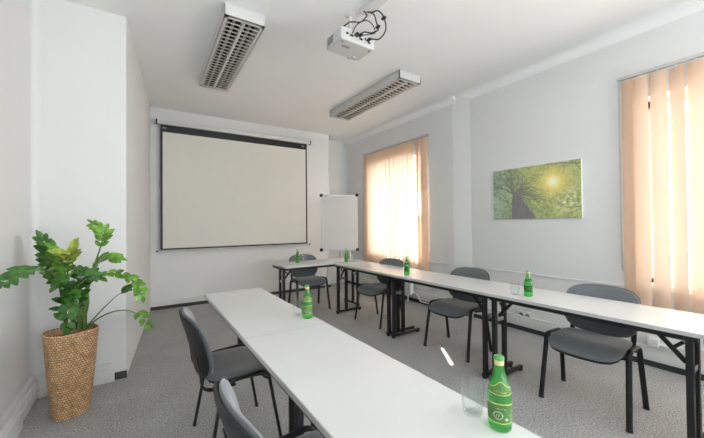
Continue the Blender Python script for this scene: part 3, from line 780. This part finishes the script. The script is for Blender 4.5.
# ------------------------------------------------------------ potted plant
PX,PY=-.425,3.05
t=thing('potted_plant','tall leafy potted plant in a woven tan basket planter by the partition wall','plant',(PX,PY,0))
def planter():
    b=NB(); uvl=b.loops.layers.uv.new('UVMap'); nu,nz=64,40; Hh=.585; rings=[]; us=[]
    def R(z): q=z/Hh; return .103+.047*q**.9
    per=.0
    for j in range(nz+1):
        z=Hh*j/nz; ring=[]
        for k in range(nu):
            a=2*PI*k/nu; c,s=math.cos(a),math.sin(a); p=2.9; kk=(abs(c)**p+abs(s)**p)**(-1/p)
            r=R(z)*kk*(1+.004*math.sin(k*PI+ j*PI))
            zz=z+ (.0 if j<nz else 0)
            ring.append(b.verts.new((r*c*1.0,r*s*.86,zz)))
        rings.append(ring)
    for j in range(nz):
        for k in range(nu):
            f=b.faces.new((rings[j][k],rings[j][(k+1)%nu],rings[j+1][(k+1)%nu],rings[j+1][k]))
            for l,(kk,jj) in zip(f.loops,((k,j),(k+1,j),(k+1,j+1),(k,j+1))): l[uvl].uv=(kk/nu*1.1,jj/nz*Hh)
    inner=[]
    for q,(sc,dz) in enumerate(((.97,.008),(.92,.006),(.90,-.03),(.88,-.08))):
        ring=[b.verts.new((v.co.x*sc,v.co.y*sc,Hh+dz)) for v in rings[-1]]
        prev=rings[-1] if q==0 else inner[-1]
        for k in range(nu):
            f=b.faces.new((prev[k],prev[(k+1)%nu],ring[(k+1)%nu],ring[k]))
            for l,kk in zip(f.loops,(k,k+1,k+1,k)): l[uvl].uv=(kk/nu*1.1,.6+q*.01)
        inner.append(ring)
    b.faces.new(rings[0][::-1])
    return b
bp=planter(); o=obj('planter',bp,M['seagrass'],t); o.rotation_euler=(0,0,math.radians(22))
b=NB(); lathe(b,[(0,.548),(.07,.546),(.124,.54),(.124,.52),(0,.52)],28); bmesh.ops.scale(b,vec=(1,.9,1),verts=b.verts); obj('soil',b,M['soil'],t)

CAM=Vector((0,0,1.34))
FWD=Vector((.546,.838,.013)); RT=Vector((.838,-.546,-.009)); UPV=Vector((.001,-.015,1.)); FPX=322.3
def at_y(u,v,y):
    d=FWD+RT*((u-352)/FPX)+UPV*((219-v)/FPX); return CAM+d*(y/d.y)
def leaf(b,p,dirv,nrm,L,W,mi=0):
    d=dirv.normalized(); s=d.cross(nrm)
    if s.length<1e-3: s=d.orthogonal()
    s.normalize(); n=s.cross(d).normalized()
    prof=[(0,.08),(.10,.5),(.25,.9),(.45,1.05),(.65,.95),(.82,.62),(.93,.3),(1,.02)]
    L*=1.12; W*=1.15
    rows=[]
    for q,w in prof:
        droop=-.16*L*q*q; c=p+d*(L*q)+n*droop
        rows.append([b.verts.new(c-s*W*w*.5+n*W*w*.14),b.verts.new(c),b.verts.new(c+s*W*w*.5+n*W*w*.14)])
    for A,B in zip(rows,rows[1:]):
        for k in range(2):
            f=b.faces.new((A[k],A[k+1],B[k+1],B[k])); f.material_index=mi
def frond(pix,dys,l0,leaves,key,r0=.008,LL=.075,LW=.036,side=1.):
    # pix: traced line in the crop of the photo (3.37x), dys: how far each point lies before/behind the pot axis
    org=Vector((PX,PY,0)); n=len(pix)
    pts=[at_y(x/3.37,215+y/3.37,PY+dy)-org for (x,y),dy in zip(pix,dys)]
    path=catmull(pts,7)
    b=NB(); sweep(b,path,r0,seg=8,taper=lambda s:1.15-.85*s)
    st=obj('stem',b,M['stem'],t)
    b=NB(); L=len(path)-1
    leaves=max(2,int(leaves*.8))
    for i in range(leaves):
        f=l0+(1-l0)*(i+.5)/leaves; q=f*L; k=min(int(q),L-1); p=path[k].lerp(path[k+1],q-k); tg=(path[min(k+1,L)]-path[max(k-1,0)]).normalized()
        up=Vector((0,-.35,1)); sd=tg.cross(up)
        if sd.length<.25: sd=Vector((1,-.4,0))
        sd.normalize()
        for s in (-1,1):
            w=sd*s*random.uniform(.75,1.05)*side+tg*random.uniform(.45,.85)+Vector((random.uniform(-.15,.15),random.uniform(-.25,.1),random.uniform(-.05,.3)))
            nn=tg.cross(sd*1.0); nn=nn if nn.z>0 else -nn
            nn=(nn*.5+Vector((0,-.9,.35))+Vector((random.uniform(-.3,.3),random.uniform(-.3,.3),0))).normalized()
            sc=(.65+.5*math.sin(PI*min(1,(i+1.2)/(leaves+1))))*random.uniform(.85,1.12)
            leaf(b,p,w,nn,LL*sc,LW*sc)
    leaf(b,path[-1],tg,Vector((0,-.5,1)),LL*.8,LW*.8)
    obj('leaves',b,M[key],st)
frond([(222,388),(212,310),(196,225),(168,190),(120,184),(62,200),(5,238)],[-.02,-.05,-.12,-.24,-.36,-.46,-.56],.50,9,'leaf_dark',.007,.068,.034,.8)
frond([(228,388),(214,290),(190,200),(168,140),(140,82)],[.02,.02,.02,.0,-.02],.40,10,'leaf_dark',.008,.078,.04)
frond([(250,384),(238,290),(222,215),(212,160),(180,120)],[0,-.04,-.07,-.1,-.12],.35,9,'leaf_mid',.008,.078,.04)
frond([(245,386),(236,280),(228,190),(236,150),(250,108)],[-.03,-.07,-.12,-.17,-.2],.62,5,'leaf_lime',.007,.082,.050)
frond([(268,384),(276,290),(262,200),(232,150),(205,135)],[-.02,-.06,-.1,-.15,-.2],.66,5,'leaf_lime',.007,.075,.046)
frond([(288,380),(292,280),(314,185),(338,110),(345,65),(318,34)],[.02,.03,.02,.0,0,0],.58,8,'leaf_mid',.008,.072,.032)
frond([(280,384),(286,280),(312,190),(348,150),(395,148)],[.0,-.02,-.05,-.08,-.1],.5,8,'leaf_mid',.009,.075,.04)
frond([(284,384),(282,290),(310,222),(360,200),(418,206),(462,236),(478,272)],[-.02,-.04,-.07,-.08,-.09,-.1,-.1],.42,12,'leaf_mid',.009,.068,.034)
frond([(290,384),(312,355),(352,312),(395,272),(432,250)],[0,-.03,-.06,-.08,-.1],.80,2,'leaf_dark',.0055,.068,.034)
frond([(296,382),(330,350),(380,327),(432,322),(470,340),(505,372)],[0,-.03,-.06,-.08,-.1,-.1],.70,4,'leaf_mid',.0055,.065,.032)
frond([(236,388),(248,330),(246,270),(225,225),(196,238)],[-.05,-.09,-.13,-.18,-.22],.3,8,'leaf_dark',.007,.07,.042)
frond([(262,386),(268,300),(262,240),(288,205),(330,212)],[-.03,-.07,-.12,-.16,-.2],.3,9,'leaf_dark',.008,.075,.042)
frond([(226,388),(216,345),(214,300),(228,270),(244,282)],[-.06,-.11,-.15,-.19,-.2],.15,8,'leaf_dark',.006,.066,.042)
frond([(240,388),(258,345),(262,310),(250,285),(232,330),(226,380)],[-.07,-.12,-.16,-.19,-.21,-.2],.3,8,'leaf_dark',.006,.064,.04)
frond([(272,384),(296,300),(290,235),(276,205),(260,190)],[.04,.05,.06,.06,.05],.45,7,'leaf_dark',.010,.072,.04)
frond([(256,384),(240,300),(212,235),(180,205),(150,160)],[.05,.07,.08,.07,.05],.45,8,'leaf_mid',.010,.075,.04)

# ------------------------------------------------------------ light
w=bpy.data.worlds.new('World'); scn.world=w; w.use_nodes=True; nt=w.node_tree
bg=nt.nodes['Background']; sky=nt.nodes.new('ShaderNodeTexSky'); sky.sky_type='NISHITA'; sky.sun_disc=False
sky.sun_elevation=math.radians(37); sky.sun_rotation=math.radians(60); sky.dust_density=3; sky.air_density=1.2
mx=nt.nodes.new('ShaderNodeMix'); mx.data_type='RGBA'; mx.inputs[0].default_value=.75; mx.inputs[7].default_value=(.95,.97,1,1)
mu=nt.nodes.new('ShaderNodeMix'); mu.data_type='RGBA'; mu.blend_type='MULTIPLY'; mu.inputs[0].default_value=1; mu.inputs[7].default_value=(.15,.15,.15,1)
nt.links.new(sky.outputs[0],mu.inputs[6]); nt.links.new(mu.outputs[2],mx.inputs[6]); nt.links.new(mx.outputs[2],bg.inputs[0]); bg.inputs[1].default_value=2.0
# sun
sd=Vector((-.592*math.cos(math.radians(37)),-.806*math.cos(math.radians(37)),-math.sin(math.radians(37))))
L=bpy.data.lights.new('sun','SUN'); L.energy=20; L.angle=math.radians(.5); L.color=(1,.95,.86)
o=bpy.data.objects.new('sun',L); C.objects.link(o); o.rotation_euler=sd.to_track_quat('-Z','Y').to_euler(); o.location=(6,8,6)
def area(name,loc,d,sx,sy,e,col):
    L=bpy.data.lights.new(name,'AREA'); L.shape='RECTANGLE'; L.size=sx; L.size_y=sy; L.energy=e; L.color=col
    o=bpy.data.objects.new(name,L); C.objects.link(o); o.location=loc; o.rotation_euler=Vector(d).to_track_quat('-Z','Z').to_euler(); return o
# daylight at the two seen windows, plus added fill at the assumed ones
area('added_fill_back',((WB[0]+WB[1])/2,YB-.1,(WB[2]+WB[3])/2),(0,1,.6),WB[1]-WB[0]-.1,WB[3]-WB[2]-.1,42,(.93,.97,1))  # added fill lamp at the assumed window behind the camera
area('daylight_far_window',(XR+.60,(W1[0]+W1[1])/2,1.7),(-1,0,.15),2.0,2.4,110,(.95,.975,1))
area('daylight_near_window',(XR2+.75,.25,1.75),(-1,.0,.15),2.0,2.4,36,(1,.985,.96))
area('added_fill_side',(XR2+.12,-1.525,1.66),(-1,0,.45),1.05,1.75,120,(.98,.985,1))  # added fill lamp from the right, at the assumed side window

# ------------------------------------------------------------ camera
cam=bpy.data.cameras.new('camera'); co=bpy.data.objects.new('camera',cam); C.objects.link(co)
yaw,pit,rol=math.radians(33.0855),math.radians(.7175),math.radians(-.5024)
F=Vector((math.sin(yaw)*math.cos(pit),math.cos(yaw)*math.cos(pit),math.sin(pit))); R=Vector((math.cos(yaw),-math.sin(yaw),0)); U=R.cross(F)
R2=R*math.cos(rol)+U*math.sin(rol); U2=-R*math.sin(rol)+U*math.cos(rol)
mt=Matrix(((R2.x,U2.x,-F.x,0),(R2.y,U2.y,-F.y,0),(R2.z,U2.z,-F.z,1.34),(0,0,0,1)))
co.matrix_world=mt
cam.sensor_width=36; cam.lens=322.278/704*36; cam.clip_start=.02
scn.camera=co
scn.view_settings.view_transform='Standard'; scn.view_settings.look='None'; scn.view_settings.gamma=1; scn.view_settings.use_curve_mapping=False
scn.view_settings.exposure=0.60
